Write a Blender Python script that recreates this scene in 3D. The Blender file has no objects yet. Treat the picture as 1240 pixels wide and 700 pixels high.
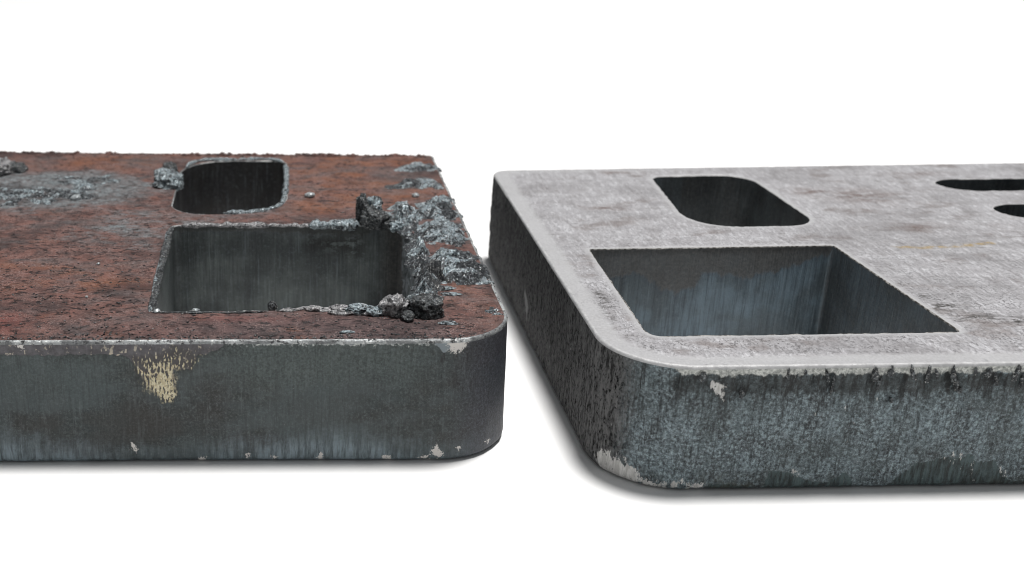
import bpy, bmesh, math, random
import numpy as np
from mathutils import Vector
from mathutils.geometry import delaunay_2d_cdt

# ------------------------------------------------------------------ camera, light, exposure
SC = bpy.context.scene
COL = SC.collection
F, CX, CY, HOR = 1404.0, 350.0, 350.0, -190.0       # lens of the photograph, in its pixels
PITCH = math.atan((CY - HOR) / F)
CAM_H = 0.1813
T = 0.0413                                            # plate thickness, metres

cam = bpy.data.cameras.new('camera')
cam_o = bpy.data.objects.new('camera', cam)
COL.objects.link(cam_o)
cam_o.location = (0, 0, CAM_H)
cam_o.rotation_euler = (math.pi / 2 - PITCH, 0, 0)
cam.sensor_width = 36.0
cam.lens = F / 1240 * 36.0
cam.shift_x = 0.5 - CX / 1240
cam.clip_start, cam.clip_end = 0.01, 60
cam.dof.use_dof = True
cam.dof.focus_distance = 0.378
cam.dof.aperture_fstop = 15
SC.camera = cam_o

world = bpy.data.worlds.new('World')
SC.world = world
world.use_nodes = True
bg = world.node_tree.nodes['Background']
bg.inputs[0].default_value = (0.96, 0.985, 1.0, 1)
bg.inputs[1].default_value = 0.22

def area(name, loc, target, size, power, col=(1, 1, 1)):
    l = bpy.data.lights.new(name, 'AREA')
    l.shape = 'DISK'; l.size = size; l.energy = power; l.color = col
    o = bpy.data.objects.new(name, l); COL.objects.link(o)
    o.location = loc
    o.rotation_euler = (Vector(target) - Vector(loc)).to_track_quat('-Z', 'Y').to_euler()
    return o
area('overhead_softbox', (0.41, 0.665, 2.5), (0.15, 0.5, 0), 0.54, 84, (1, 0.985, 0.965))

SC.cycles.filter_width = 0.9
vs = SC.view_settings
vs.view_transform = 'Standard'; vs.look = 'None'; vs.exposure = 0; vs.gamma = 1
vs.use_curve_mapping = False

# ------------------------------------------------------------------ measuring helpers
def _ray(px, py):
    u = (px - CX) / F; v = (py - CY) / F
    return (u, math.cos(PITCH) - v * math.sin(PITCH), -math.sin(PITCH) - v * math.cos(PITCH))
def top(px, py, z=T):
    """measured spot on a plate's top, in metres"""
    r = _ray(px, py); s = (z - CAM_H) / r[2]
    return np.array((r[0] * s, r[1] * s))
def front(px, py, Y):
    """measured spot (x, z) on a front face standing at depth Y"""
    r = _ray(px, py); s = Y / r[1]
    return np.array((r[0] * s, CAM_H + r[2] * s))
def tops(L): return np.array([top(*p) for p in L])
def fronts(L, Y): return np.array([front(p[0], p[1], Y) for p in L])

# ------------------------------------------------------------------ numpy noise
def _hash(ix, iy, iz, seed):
    h = (ix * 374761393 + iy * 668265263 + iz * 1274126177 + seed * 974711) & 0xFFFFFFFF
    h = ((h ^ (h >> 13)) * 1274126177) & 0xFFFFFFFF
    h = ((h ^ (h >> 16)) * 2246822519) & 0xFFFFFFFF
    return ((h ^ (h >> 15)) & 0xFFFFFF) / float(0xFFFFFF)
def vnoise(P, seed=0):
    P = np.asarray(P, float)
    i = np.floor(P).astype(np.int64); f = P - i
    f = f * f * f * (f * (f * 6 - 15) + 10)
    r = 0
    for dx in (0, 1):
        wx = f[:, 0] if dx else 1 - f[:, 0]
        for dy in (0, 1):
            wy = f[:, 1] if dy else 1 - f[:, 1]
            for dz in (0, 1):
                wz = f[:, 2] if dz else 1 - f[:, 2]
                r = r + wx * wy * wz * _hash(i[:, 0] + dx, i[:, 1] + dy, i[:, 2] + dz, seed)
    return r
def fbm(P, size, octv=4, seed=0, gain=0.5):
    P = np.asarray(P, float) / size
    a, s, t = 1.0, 0, 0
    for k in range(octv):
        s = s + a * vnoise(P + k * 17.3, seed + k); t += a
        a *= gain; P = P * 2.03
    return s / t                                    # 0..1
def ridge(P, size, octv=4, seed=0):
    P = np.asarray(P, float) / size
    a, s, t = 1.0, 0, 0
    for k in range(octv):
        s = s + a * (1 - np.abs(2 * vnoise(P + k * 11.7, seed + k) - 1)); t += a
        a *= 0.55; P = P * 2.1
    return s / t
def sstep(a, b, x):
    x = np.clip((x - a) / (b - a), 0, 1); return x * x * (3 - 2 * x)
def v3(XY, z=0.0):
    XY = np.asarray(XY); o = np.zeros((len(XY), 3)); o[:, :2] = XY[:, :2]; o[:, 2] = z; return o

# ------------------------------------------------------------------ 2D helpers
def inside(P, L):
    x, y = P[:, 0], P[:, 1]; r = np.zeros(len(P), bool)
    n = len(L)
    for i in range(n):
        a, b = L[i], L[(i + 1) % n]
        if a[1] == b[1]: continue
        c = ((a[1] > y) != (b[1] > y)) & (x < (b[0] - a[0]) * (y - a[1]) / (b[1] - a[1]) + a[0])
        r ^= c
    return r
def segdist(P, L, closed=True):
    d = np.full(len(P), 1e9); n = len(L)
    for i in range(n if closed else n - 1):
        a, b = L[i], L[(i + 1) % n]
        ab = b - a; q = max(float(ab @ ab), 1e-18)
        t = np.clip(((P - a) @ ab) / q, 0, 1)
        d = np.minimum(d, np.hypot(P[:, 0] - a[0] - t * ab[0], P[:, 1] - a[1] - t * ab[1]))
    return d
def sdist(P, L):
    d = segdist(P, L); return np.where(inside(P, L), d, -d)     # + inside
def pmask(P, L, w):
    """0..1, 0.5 exactly on the polygon's border"""
    return np.clip(0.5 + sdist(P, L) / (2 * w), 0, 1)
def fillet(C, R, step):
    """rounded polygon (counter-clockwise) resampled at about `step`"""
    out = []; n = len(C)
    for i in range(n):
        p, a, b = C[i], C[i - 1] - C[i], C[(i + 1) % n] - C[i]
        a = a / np.linalg.norm(a); b = b / np.linalg.norm(b)
        th = math.acos(np.clip(a @ b, -1, 1)); r = R[i]
        d = r / math.tan(th / 2)
        t0, t1 = p + a * d, p + b * d
        c = p + (a + b) / np.linalg.norm(a + b) * (r / math.sin(th / 2))
        a0 = math.atan2(*(t0 - c)[::-1]); a1 = math.atan2(*(t1 - c)[::-1])
        da = (a1 - a0 + math.pi) % (2 * math.pi) - math.pi
        k = max(3, int(abs(da) * r / step))
        for j in range(k + 1):
            q = a0 + da * j / k; out.append(c + r * np.array((math.cos(q), math.sin(q))))
    return resample(np.array(out), step)
def resample(L, step, closed=True):
    Q = np.vstack([L, L[:1]]) if closed else L
    s = np.r_[0, np.cumsum(np.hypot(*(np.diff(Q, axis=0).T)))]
    n = max(8, int(round(s[-1] / step)))
    u = np.linspace(0, s[-1], n + 1)
    if closed: u = u[:-1]
    return np.c_[np.interp(u, s, Q[:, 0]), np.interp(u, s, Q[:, 1])]
def normals(L):
    t = np.roll(L, -1, 0) - np.roll(L, 1, 0)
    t /= np.linalg.norm(t, axis=1)[:, None]
    return np.c_[t[:, 1], -t[:, 0]]                  # outward for counter-clockwise

# ------------------------------------------------------------------ objects
def empty(name, loc, label, cat, group=None):
    o = bpy.data.objects.new(name, None); COL.objects.link(o)
    o.location = loc; o.empty_display_size = 0.02
    o['label'] = label; o['category'] = cat
    if group: o['group'] = group
    return o
def mesh(name, V, Fc, mat, parent=None, attrs=None, smooth=True, label=None):
    V = np.asarray(V, float).copy()
    if parent is not None: V = V - np.array(parent.location)
    me = bpy.data.meshes.new(name)
    me.from_pydata(V.tolist(), [], [list(map(int, f)) for f in Fc])
    me.update()
    if attrs:
        for k, a in attrs.items():
            at = me.attributes.new(k, 'FLOAT', 'POINT')
            at.data.foreach_set('value', np.asarray(a, np.float32))
    if smooth: me.polygons.foreach_set('use_smooth', [True] * len(me.polygons))
    me.materials.append(mat)
    o = bpy.data.objects.new(name, me); COL.objects.link(o)
    if parent is not None: o.parent = parent
    if label: o['label'] = label
    return o
def quads(n, m, closed=True):
    """n around, m rings; rings are stored one after another"""
    f = []
    for j in range(m - 1):
        for i in range(n if closed else n - 1):
            k = (i + 1) % n
            f.append((j * n + i, j * n + k, (j + 1) * n + k, (j + 1) * n + i))
    return f
def sheet(loops, spacing, seed=1):
    """triangulated region between an outer loop and holes, with a dense inside"""
    rng = np.random.default_rng(seed)
    out = loops[0]; lo = out.min(0); hi = out.max(0)
    gx = np.arange(lo[0], hi[0], spacing); gy = np.arange(lo[1], hi[1], spacing * 1.15)
    G = np.array(np.meshgrid(gx, gy)).reshape(2, -1).T
    G = G + rng.uniform(-.3, .3, G.shape) * spacing
    ok = inside(G, out)
    for h in loops[1:]: ok &= ~inside(G, h)
    G = G[ok]
    d = np.full(len(G), 1e9)
    for l in loops: d = np.minimum(d, segdist(G, l))
    G = G[d > spacing * 0.55]
    V = np.vstack(list(loops) + [G])
    E = []; b = 0
    for l in loops:
        n = len(l); E += [(b + i, b + (i + 1) % n) for i in range(n)]; b += n
    r = delaunay_2d_cdt([Vector(p) for p in V], E, [], 0, 1e-9)
    V2 = np.array([tuple(p) for p in r[0]]); Tn = np.array([list(f) for f in r[2]])
    c = V2[Tn].mean(1)
    ok = inside(c, out)
    for h in loops[1:]: ok &= ~inside(c, h)
    Tn = Tn[ok]
    a = V2[Tn]
    ar = (a[:, 1, 0] - a[:, 0, 0]) * (a[:, 2, 1] - a[:, 0, 1]) - (a[:, 1, 1] - a[:, 0, 1]) * (a[:, 2, 0] - a[:, 0, 0])
    Tn[ar < 0] = Tn[ar < 0][:, ::-1]
    return V2, Tn

# ------------------------------------------------------------------ shader helpers
class Mat:
    def __init__(s, name):
        s.m = bpy.data.materials.new(name); s.m.use_nodes = True
        s.t = s.m.node_tree; s.b = s.t.nodes['Principled BSDF']
        s.co = s.t.nodes.new('ShaderNodeTexCoord').outputs['Object']
    def n(s, k): return s.t.nodes.new(k)
    def put(s, sock, v):
        if hasattr(v, 'is_linked'): s.t.links.new(v, sock)
        elif isinstance(v, tuple) and len(v) == 3 and sock.type == 'RGBA': sock.default_value = (*v, 1)
        else: sock.default_value = v
    def map(s, scale, rot=(0, 0, 0)):
        q = s.n('ShaderNodeMapping'); s.put(q.inputs[0], s.co); q.inputs[3].default_value = scale; q.inputs[2].default_value = rot
        return q.outputs[0]
    def noise(s, mm, detail=4, rough=.6, vec=None, dist=0, stretch=None, off=0):
        q = s.n('ShaderNodeTexNoise')
        st = stretch or (1, 1, 1)
        mp = s.n('ShaderNodeMapping'); s.put(mp.inputs[0], vec or s.co)
        mp.inputs[3].default_value = (1 / st[0], 1 / st[1], 1 / st[2]); mp.inputs[1].default_value = (off * .37, off * .21, off * .13)
        s.put(q.inputs['Vector'], mp.outputs[0])
        q.inputs['Scale'].default_value = 1000 / mm; q.inputs['Detail'].default_value = detail
        q.inputs['Roughness'].default_value = rough; q.inputs['Distortion'].default_value = dist
        return q.outputs['Fac']
    def voro(s, mm, stretch=None, feature='F1', rand=1):
        q = s.n('ShaderNodeTexVoronoi'); q.feature = feature
        st = stretch or (1, 1, 1)
        s.put(q.inputs['Vector'], s.map((1 / st[0], 1 / st[1], 1 / st[2])))
        q.inputs['Scale'].default_value = 1000 / mm; q.inputs['Randomness'].default_value = rand
        return q.outputs['Distance']
    def attr(s, name):
        q = s.n('ShaderNodeAttribute'); q.attribute_name = name; return q.outputs['Fac']
    def math(s, op, a, b=0.0, clamp=False):
        q = s.n('ShaderNodeMath'); q.operation = op; q.use_clamp = clamp
        s.put(q.inputs[0], a); s.put(q.inputs[1], b); return q.outputs[0]
    def step(s, x, a, b):                             # smooth 0..1 between a and b
        q = s.n('ShaderNodeMapRange'); q.interpolation_type = 'SMOOTHSTEP'
        s.put(q.inputs[0], x); q.inputs[1].default_value = min(a, b); q.inputs[2].default_value = max(a, b)
        if a > b: q.inputs[3].default_value = 1; q.inputs[4].default_value = 0
        return q.outputs[0]
    def mix(s, f, a, b, mode='MIX'):
        q = s.n('ShaderNodeMix'); q.data_type = 'RGBA'; q.blend_type = mode
        s.put(q.inputs[0], f); s.put(q.inputs[6], a); s.put(q.inputs[7], b); return q.outputs[2]
    def mul(s, a, b): return s.math('MULTIPLY', a, b)
    def add(s, a, b): return s.math('ADD', a, b)
    def xyz(s):
        q = s.n('ShaderNodeSeparateXYZ'); s.put(q.inputs[0], s.co); return q.outputs
    def edge(s, m, nz, amt, soft=.03):                # border of mask m frayed by noise nz
        v = s.add(m, s.mul(s.math('SUBTRACT', nz, .5), amt)); return s.step(v, .5 - soft, .5 + soft)
    def bump(s, h, mm, prev=None, st=1.0):
        q = s.n('ShaderNodeBump'); s.put(q.inputs['Height'], h)
        q.inputs['Distance'].default_value = mm / 1000; q.inputs['Strength'].default_value = st
        if prev is not None: s.put(q.inputs['Normal'], prev)
        return q.outputs[0]
    def out(s, col, rough=.7, nrm=None, metal=0.0, spec=.5):
        s.put(s.b.inputs['Base Color'], col); s.put(s.b.inputs['Roughness'], rough)
        s.put(s.b.inputs['Metallic'], metal); s.b.inputs['Specular IOR Level'].default_value = spec
        if nrm is not None: s.put(s.b.inputs['Normal'], nrm)
        return s.m

# ---- white table
m = Mat('white_table')
M_TABLE = m.out((.93, .93, .93), .6, spec=.2)

# ---- rusty top of the first plate
m = Mat('rusty_mill_scale')
big = m.noise(24, 4, .6); mid = m.noise(6, 5, .65, off=3); fine = m.noise(1.1, 4, .7, off=5); grit = m.noise(.45, 2, .7, off=9)
c = m.mix(m.step(mid, .32, .68), (.056, .029, .026), (.168, .080, .066))
c = m.mix(m.mul(m.attr('purple'), .8), c, m.mix(m.step(mid, .35, .65), (.034, .025, .028), (.075, .053, .055)))
org = m.mul(m.attr('orange'), m.step(m.noise(9, 5, .65, stretch=(1.6, 1, 1), off=11), .38, .62))
c = m.mix(m.mul(org, .85), c, (.185, .068, .032))
c = m.mix(m.mul(m.step(m.noise(15, 5, .65, off=21), .56, .68), .55), c, (.135, .052, .032))
c = m.mix(m.mul(m.attr('red'), .6), c, (.19, .05, .04))
film = m.edge(m.attr('film'), m.noise(6, 6, .75, stretch=(2.4, 1, 1), off=2), 2.2, .30)
c = m.mix(film, c, m.mix(m.step(m.noise(2.6, 4, .7, off=8), .35, .66), (.06, .06, .062), (.20, .235, .25)))
c = m.mix(m.step(fine, .52, .75), c, m.mix(.4, c, (.36, .26, .24)))
dirt = m.step(m.noise(11, 5, .65, off=63), .38, .58)
c = m.mix(m.mul(m.step(grit, .52, .66), dirt), c, m.mix(.55, c, (.36, .27, .255)))
c = m.mix(m.step(grit, .47, .35), c, m.mix(.6, c, (.02, .014, .014)))
broad = m.step(m.noise(30, 5, .62, stretch=(1.6, 1, 1), off=71), .50, .66)
c = m.mix(m.mul(broad, .75), c, (.030, .019, .019))
pit = m.step(m.noise(2.1, 5, .75, stretch=(1.5, 1, 1), off=31), .565, .61)
stain = m.step(m.noise(8.5, 6, .72, stretch=(1.5, 1, 1), off=37), .565, .68)
c = m.mix(m.mul(stain, .75), c, (.028, .021, .022))
c = m.mix(m.mul(pit, .9), c, (.012, .010, .011))
drift = m.step(m.noise(16, 5, .7, stretch=(1.8, 1, 1), off=83), .46, .62)
c = m.mix(m.mul(drift, m.math('SUBTRACT', .45, m.mul(m.attr('purple'), .35))), c, m.mix(m.step(fine, .35, .65), (.06, .05, .05), (.16, .142, .142)))
fleck = m.step(m.noise(1.6, 3, .6, stretch=(1.8, 1, 1), off=41), .73, .77)
c = m.mix(fleck, c, (.42, .42, .43))
h = m.add(m.mul(mid, .5), m.add(m.mul(fine, .45), m.mul(grit, .25)))
h = m.math('SUBTRACT', h, m.mul(pit, .35))
M_RUST = m.out(c, m.math('ADD', .5, m.mul(mid, .4)), m.bump(h, .65), spec=.3)

# ---- torch-cut sides
def side_material(name, kind):
    m = Mat(name); X = m.xyz()
    if kind == 'before':
        g1 = m.noise(26, 4, .6, stretch=(1, 1, .8)); g2 = m.noise(.85, 7, .82, off=4); g3 = m.noise(1.6, 4, .7, stretch=(1, 1, 7), off=6); g5 = m.noise(.75, 4, .7, stretch=(1, 1, 22), off=61)
        c = m.mix(m.step(g1, .36, .64), (.030, .030, .029), (.038, .051, .053))
        c = m.mix(m.step(g2, .48, .66), c, m.mix(.5, c, (.17, .20, .20)))
        c = m.mix(m.step(g2, .50, .36), c, m.mix(.55, c, (.006, .007, .008)))
        gz = m.noise(38, 4, .62, stretch=(1.3, 1, .55), off=93)
        c = m.mix(m.mul(m.step(gz, .46, .60), .5), c, (.085, .108, .112))
        c = m.mix(m.mul(m.step(gz, .50, .38), .5), c, (.034, .031, .028))
        c = m.mix(m.mul(m.attr('upper'), .7), c, m.mix(m.step(g2, .35, .65), (.032, .041, .040), (.12, .148, .142)))
        c = m.mix(m.mul(m.step(g3, .5, .75), .3), c, (.125, .15, .155))
        c = m.mix(m.mul(m.step(g5, .50, .36), .30), c, (.018, .02, .02))
        c = m.mix(m.mul(m.step(g5, .56, .70), .22), c, (.17, .20, .20))
        # bluish scale low on the face
        low = m.edge(m.attr('low'), m.noise(12, 6, .72, stretch=(1.6, 1, 1), off=12), 1.2, .35)
        c = m.mix(m.mul(low, .75), c, m.mix(m.step(g3, .35, .65), (.08, .104, .116), (.27, .34, .38)))
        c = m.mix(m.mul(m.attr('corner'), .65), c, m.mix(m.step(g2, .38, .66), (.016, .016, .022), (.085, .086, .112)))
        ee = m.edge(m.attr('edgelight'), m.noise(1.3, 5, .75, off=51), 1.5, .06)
        # peeled purplish layer under the top edge
        ne = m.noise(3.2, 5, .7, off=15)
        peel = m.edge(m.attr('peel'), ne, .5, .02)
        rim = m.mul(m.edge(m.attr('peel'), ne, .5, .12), m.math('SUBTRACT', 1, peel))
        c = m.mix(m.mul(rim, .85), c, (.010, .010, .012))
        c = m.mix(peel, c, m.mix(m.step(m.noise(2.2, 4, .7, off=2), .3, .7), (.072, .067, .074), (.135, .130, .14)))
        spk = m.step(m.noise(1.5, 3, .6, stretch=(.8, .8, 1.2), off=19), .60, .64)
        c = m.mix(m.mul(m.mul(spk, peel), m.attr('speck')), c, (.56, .50, .40))
        # worn cream patch, combed by the cut's drag lines
        comb = m.noise(.95, 3, .6, stretch=(.7, .7, 1.5), off=23)
        wv = m.math('SINE', m.add(m.mul(X[0], 2 * math.pi / .00115), m.mul(m.noise(3, 3, .6, off=87), 9)))
        comb = m.add(m.mul(comb, .85), m.add(.075, m.mul(wv, .045)))
        yl = m.edge(m.attr('cream'), ne, .35, .05)
        dens = m.math('SUBTRACT', .61, m.mul(m.attr('dense'), .20))
        yl2 = m.mul(yl, m.step(m.math('SUBTRACT', comb, dens), -.02, .03))
        c = m.mix(m.mul(yl, .6), c, (.05, .046, .04))
        c = m.mix(yl2, c, m.mix(m.step(grain := m.noise(.6, 2, .6, off=3), .35, .65), (.50, .42, .26), (.72, .66, .48)))
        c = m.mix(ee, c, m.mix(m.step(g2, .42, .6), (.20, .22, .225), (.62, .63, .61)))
        crk = m.mul(m.attr('crack'), m.step(m.noise(2.4, 5, .75, stretch=(1, 1, 3.5), off=27), .56, .62))
        c = m.mix(crk, c, (.014, .012, .014))
        c = m.mix(m.edge(m.attr('greypatch'), ne, .5, .04), c, (.20, .235, .255))
        chip = m.edge(m.attr('chip'), m.noise(1.1, 5, .78, off=29), 2.2, .05)
        c = m.mix(chip, c, (.66, .63, .60))
        h = m.add(m.mul(g2, .6), m.add(m.mul(g3, .6), m.mul(peel, -.35)))
        h = m.add(h, m.add(m.mul(yl2, .3), m.mul(g5, .45)))
        nb = m.bump(h, .42)
        return m.out(c, .52, nb, spec=.4)
    else:
        g1 = m.noise(18, 4, .6); g2 = m.noise(1.05, 8, .84, off=4); g5 = m.noise(.8, 4, .7, stretch=(1, 1, 16), off=61); g3 = m.noise(1.4, 4, .7, stretch=(1, 1, 6), off=6); g4 = m.noise(4.5, 5, .7, stretch=(1, 1, 1.6), off=9)
        c = m.mix(m.step(g4, .34, .66), (.085, .100, .108), (.17, .215, .235))
        c = m.mix(m.step(g2, .49, .60), c, m.mix(.75, c, (.46, .57, .61)))
        c = m.mix(m.step(g2, .49, .39), c, m.mix(.85, c, (.010, .011, .012)))
        c = m.mix(m.mul(m.step(g1, .45, .62), .35), c, (.05, .058, .055))
        c = m.mix(m.mul(m.step(g5, .48, .36), .55), c, (.016, .018, .02))
        c = m.mix(m.mul(m.step(g5, .55, .68), .30), c, (.26, .31, .33))
        left = m.attr('left')  # left face's shade is put into its colour: darker and less shiny
        sp = m.noise(.9, 4, .78, stretch=(1, 1, 1.9), off=14)
        lc = m.mix(m.step(g3, .35, .68), (.045, .045, .046), (.20, .198, .198))
        lc = m.mix(m.mul(m.step(sp, .555, .65), m.attr('spark')), lc, (.40, .40, .40))  # small bright glints painted in, denser towards the top edge
        lc = m.mix(m.step(sp, .45, .32), lc, (.006, .006, .006))
        lc = m.mix(m.step(sp, .52, .62), lc, m.mix(.5, lc, (.16, .16, .16)))
        lc = m.mix(m.mul(m.step(g1, .45, .62), .5), lc, (.12, .12, .12))
        lc = m.mix(m.mul(m.step(sp, .50, .58), .6), lc, (.17, .17, .17))
        lc = m.mix(m.step(sp, .46, .38), lc, (.005, .005, .005))
        lc = m.mix(m.edge(m.attr('pale'), m.noise(4, 5, .7, off=91), .8, .1), lc, (.34, .34, .34))
        c = m.mix(left, c, lc)
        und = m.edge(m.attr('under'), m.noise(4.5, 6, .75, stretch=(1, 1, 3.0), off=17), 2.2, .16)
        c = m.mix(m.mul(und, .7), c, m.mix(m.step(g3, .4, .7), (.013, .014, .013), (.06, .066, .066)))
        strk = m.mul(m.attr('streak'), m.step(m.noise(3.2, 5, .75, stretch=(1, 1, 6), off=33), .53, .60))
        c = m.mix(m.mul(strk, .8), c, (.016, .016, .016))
        ne = m.noise(3, 5, .7, off=15)
        teal = m.edge(m.attr('teal'), ne, .7, .03)
        rimt = m.mul(m.edge(m.attr('teal'), ne, .7, .12), m.math('SUBTRACT', 1, teal))
        c = m.mix(m.mul(rimt, .7), c, (.20, .24, .245))
        c = m.mix(m.mul(teal, .92), c, m.mix(m.step(m.noise(1.0, 3, .6, stretch=(1, 1, 6), off=3), .35, .65), (.028, .034, .032), (.095, .135, .14)))
        brow = m.mul(m.attr('brown'), m.step(ne, .4, .6))
        c = m.mix(m.mul(brow, .5), c, (.10, .085, .05))
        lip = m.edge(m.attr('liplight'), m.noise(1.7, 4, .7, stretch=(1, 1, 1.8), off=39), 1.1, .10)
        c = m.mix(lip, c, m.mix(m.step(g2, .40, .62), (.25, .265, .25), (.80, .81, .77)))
        chip = m.edge(m.attr('chip'), m.noise(1.5, 5, .78, stretch=(1, 1, 2.2), off=29), 2.6, .04)
        c = m.mix(chip, c, m.mix(m.step(g3, .4, .65), (.55, .54, .52), (.82, .81, .79)))
        h = m.add(m.mul(g2, .75), m.add(m.mul(g5, .6), m.mul(g4, .4)))
        h = m.add(h, m.mul(sp, m.mul(left, .6)))
        r_ = m.out(c, m.math('ADD', .5, m.mul(left, .3)), m.bump(h, .8), spec=.35)
        m.put(m.b.inputs['Specular IOR Level'], m.math('SUBTRACT', .35, m.mul(left, .25)))
        return r_
M_SIDE_A = side_material('dark_cut_steel', 'before')
M_SIDE_B = side_material('mottled_blue_steel', 'after')

def pocket_material(name, dark, light, top_col, speck):
    m = Mat(name)
    g1 = m.noise(20, 4, .6); g2 = m.noise(1.2, 4, .7, off=4); g3 = m.noise(1.7, 4, .65, stretch=(1, 1, 12), off=6)
    c = m.mix(m.step(g1, .38, .64), dark, light)
    c = m.mix(m.mul(m.step(g3, .46, .66), .5), c, m.mix(.55, c, (.02, .022, .03)))
    g5 = m.noise(.9, 4, .7, stretch=(1, 1, 25), off=61)
    c = m.mix(m.mul(m.step(g5, .50, .38), .6), c, m.mix(.6, c, (.015, .017, .022)))
    c = m.mix(m.mul(m.step(g5, .54, .68), .35), c, m.mix(.5, c, (.3, .36, .4)))
    c = m.mix(m.mul(m.step(g2, .5, .75), .35), c, m.mix(.5, c, (.3, .35, .38)))
    ne = m.noise(4, 6, .72, stretch=(1, 1, 3.2), off=15)
    tp = m.edge(m.attr('scale'), ne, 1.1, .10)
    rim = m.mul(m.edge(m.attr('scale'), ne, 1.1, .34), m.math('SUBTRACT', 1, tp))
    c = m.mix(m.mul(rim, .55), c, (.022, .024, .045))
    c = m.mix(m.mul(tp, .85), c, m.mix(m.step(g2, .3, .7), (top_col[0] * .6, top_col[1] * .6, top_col[2] * .6), top_col))
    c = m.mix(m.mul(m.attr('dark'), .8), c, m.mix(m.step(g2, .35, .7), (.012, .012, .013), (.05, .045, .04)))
    if speck:
        s = m.mul(m.attr('slag'), m.step(m.noise(2.2, 5, .75, stretch=(1, 1, 1.6), off=8), .44, .58))
        c = m.mix(s, c, (.21, .23, .25))
        s = m.mul(m.attr('scab'), m.step(m.noise(2.6, 5, .75, stretch=(2, 1, 1), off=44), .44, .50))
        c = m.mix(s, c, (.008, .008, .008))
    h = m.add(m.mul(g2, .4), m.add(m.mul(g5, .8), m.mul(tp, .3)))
    return m.out(c, .5, m.bump(h, .35), spec=.4)
M_POCK_A = pocket_material('pocket_wall_greenish', (.040, .049, .050), (.098, .116, .113), (.045, .05, .048), True)
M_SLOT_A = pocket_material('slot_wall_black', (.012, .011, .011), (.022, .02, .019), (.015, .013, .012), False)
M_POCK_B = pocket_material('pocket_wall_blue', (.085, .110, .125), (.15, .205, .245), (.125, .122, .118), False)
M_SLOT_B = pocket_material('slot_wall_dark', (.034, .045, .052), (.085, .108, .118), (.03, .03, .03), False)

# ---- cleaned top of the second plate
m = Mat('brushed_grey_steel')
big = m.noise(30, 4, .6); mid = m.noise(7, 5, .65, off=3); fine = m.noise(.9, 4, .7, off=5)
brush = m.noise(1.5, 5, .72, stretch=(1, 4.5, 1), off=7, dist=.35); brush2 = m.noise(5, 5, .65, stretch=(1, 4.5, 1), off=8)
cross = m.noise(4, 5, .7, stretch=(6, 1, 1), off=6)
c = m.mix(m.step(mid, .30, .70), (.38, .37, .385), (.49, .485, .505))
c = m.mix(m.step(brush, .50, .64), c, m.mix(.6, c, (.74, .74, .77)))
c = m.mix(m.step(brush, .45, .33), c, m.mix(.25, c, (.13, .12, .125)))
c = m.mix(m.step(brush2, .47, .30), c, m.mix(.4, c, (.16, .145, .145)))
c = m.mix(m.mul(m.step(cross, .55, .70), .45), c, (.19, .175, .17))
bl = m.step(m.noise(17, 5, .65, stretch=(1.5, 1, 1), off=12), .55, .68)
c = m.mix(m.mul(bl, .6), c, (.20, .165, .155))
c = m.mix(m.mul(m.step(m.noise(26, 5, .6, stretch=(2, 1, 1), off=77), .48, .64), .35), c, (.20, .19, .195))
c = m.mix(m.mul(m.attr('brown'), m.step(m.noise(5, 5, .7, stretch=(2, 1, 1), off=13), .40, .62)), c, (.15, .10, .085))
c = m.mix(m.mul(m.attr('scuff'), m.step(m.noise(1.8, 5, .7, stretch=(3, 1, 1), off=17), .47, .55)), c, (.045, .04, .034))
c = m.mix(m.mul(m.attr('scratch'), m.step(m.noise(3, 4, .6, off=18), .35, .6)), c, (.42, .29, .10))
spk = m.step(m.noise(.9, 4, .78, stretch=(1, 1.5, 1), off=22), .53, .60)
c = m.mix(m.mul(m.mul(spk, m.mul(m.attr('pits'), .6)), m.step(mid, .42, .62)), c, (.055, .048, .05))
c = m.mix(m.mul(m.step(m.noise(2.2, 4, .7, stretch=(2, 1, 1), off=25), .69, .73), .8), c, (.05, .045, .045))
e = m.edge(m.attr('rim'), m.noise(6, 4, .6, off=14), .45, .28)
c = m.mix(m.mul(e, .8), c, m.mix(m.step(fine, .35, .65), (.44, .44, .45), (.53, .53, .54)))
h = m.add(m.mul(brush, .5), m.add(m.mul(fine, .45), m.mul(brush2, .4)))
h = m.math('SUBTRACT', h, m.mul(spk, .25))
h = m.mul(h, m.math('SUBTRACT', 1, m.mul(e, .75)))
M_CLEAN = m.out(c, m.math('SUBTRACT', .62, m.mul(brush, .35)), m.bump(h, .45), metal=.3, spec=.5)

# ---- edges, slag, beads
m = Mat('bright_edge_chips')
n1 = m.noise(1.5, 4, .7, stretch=(1.4, 1.4, 1)); n2 = m.noise(.5, 3, .7, off=4); n3 = m.noise(14, 3, .6, off=7)
c = m.mix(m.step(n1, .38, .52), (.03, .03, .033), (.36, .38, .385))
c = m.mix(m.step(n2, .52, .66), c, (.66, .66, .64))
c = m.mix(m.mul(m.step(n3, .52, .42), .65), c, (.06, .062, .066))
M_EDGE = m.out(c, .4, m.bump(n1, .5), metal=.2)

m = Mat('grey_edge')
n1 = m.noise(2, 4, .7); n2 = m.noise(.6, 3, .7, off=4)
c = m.mix(m.step(n1, .3, .7), (.38, .38, .385), (.52, .52, .525))
M_EDGE_B = m.out(c, .5, m.bump(n2, .15), metal=.15)
m = Mat('dark_pocket_edge')
c = m.mix(m.step(m.noise(1.6, 4, .7), .42, .58), (.05, .045, .04), (.30, .29, .28))
M_EDGE_P = m.out(c, .5)

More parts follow.
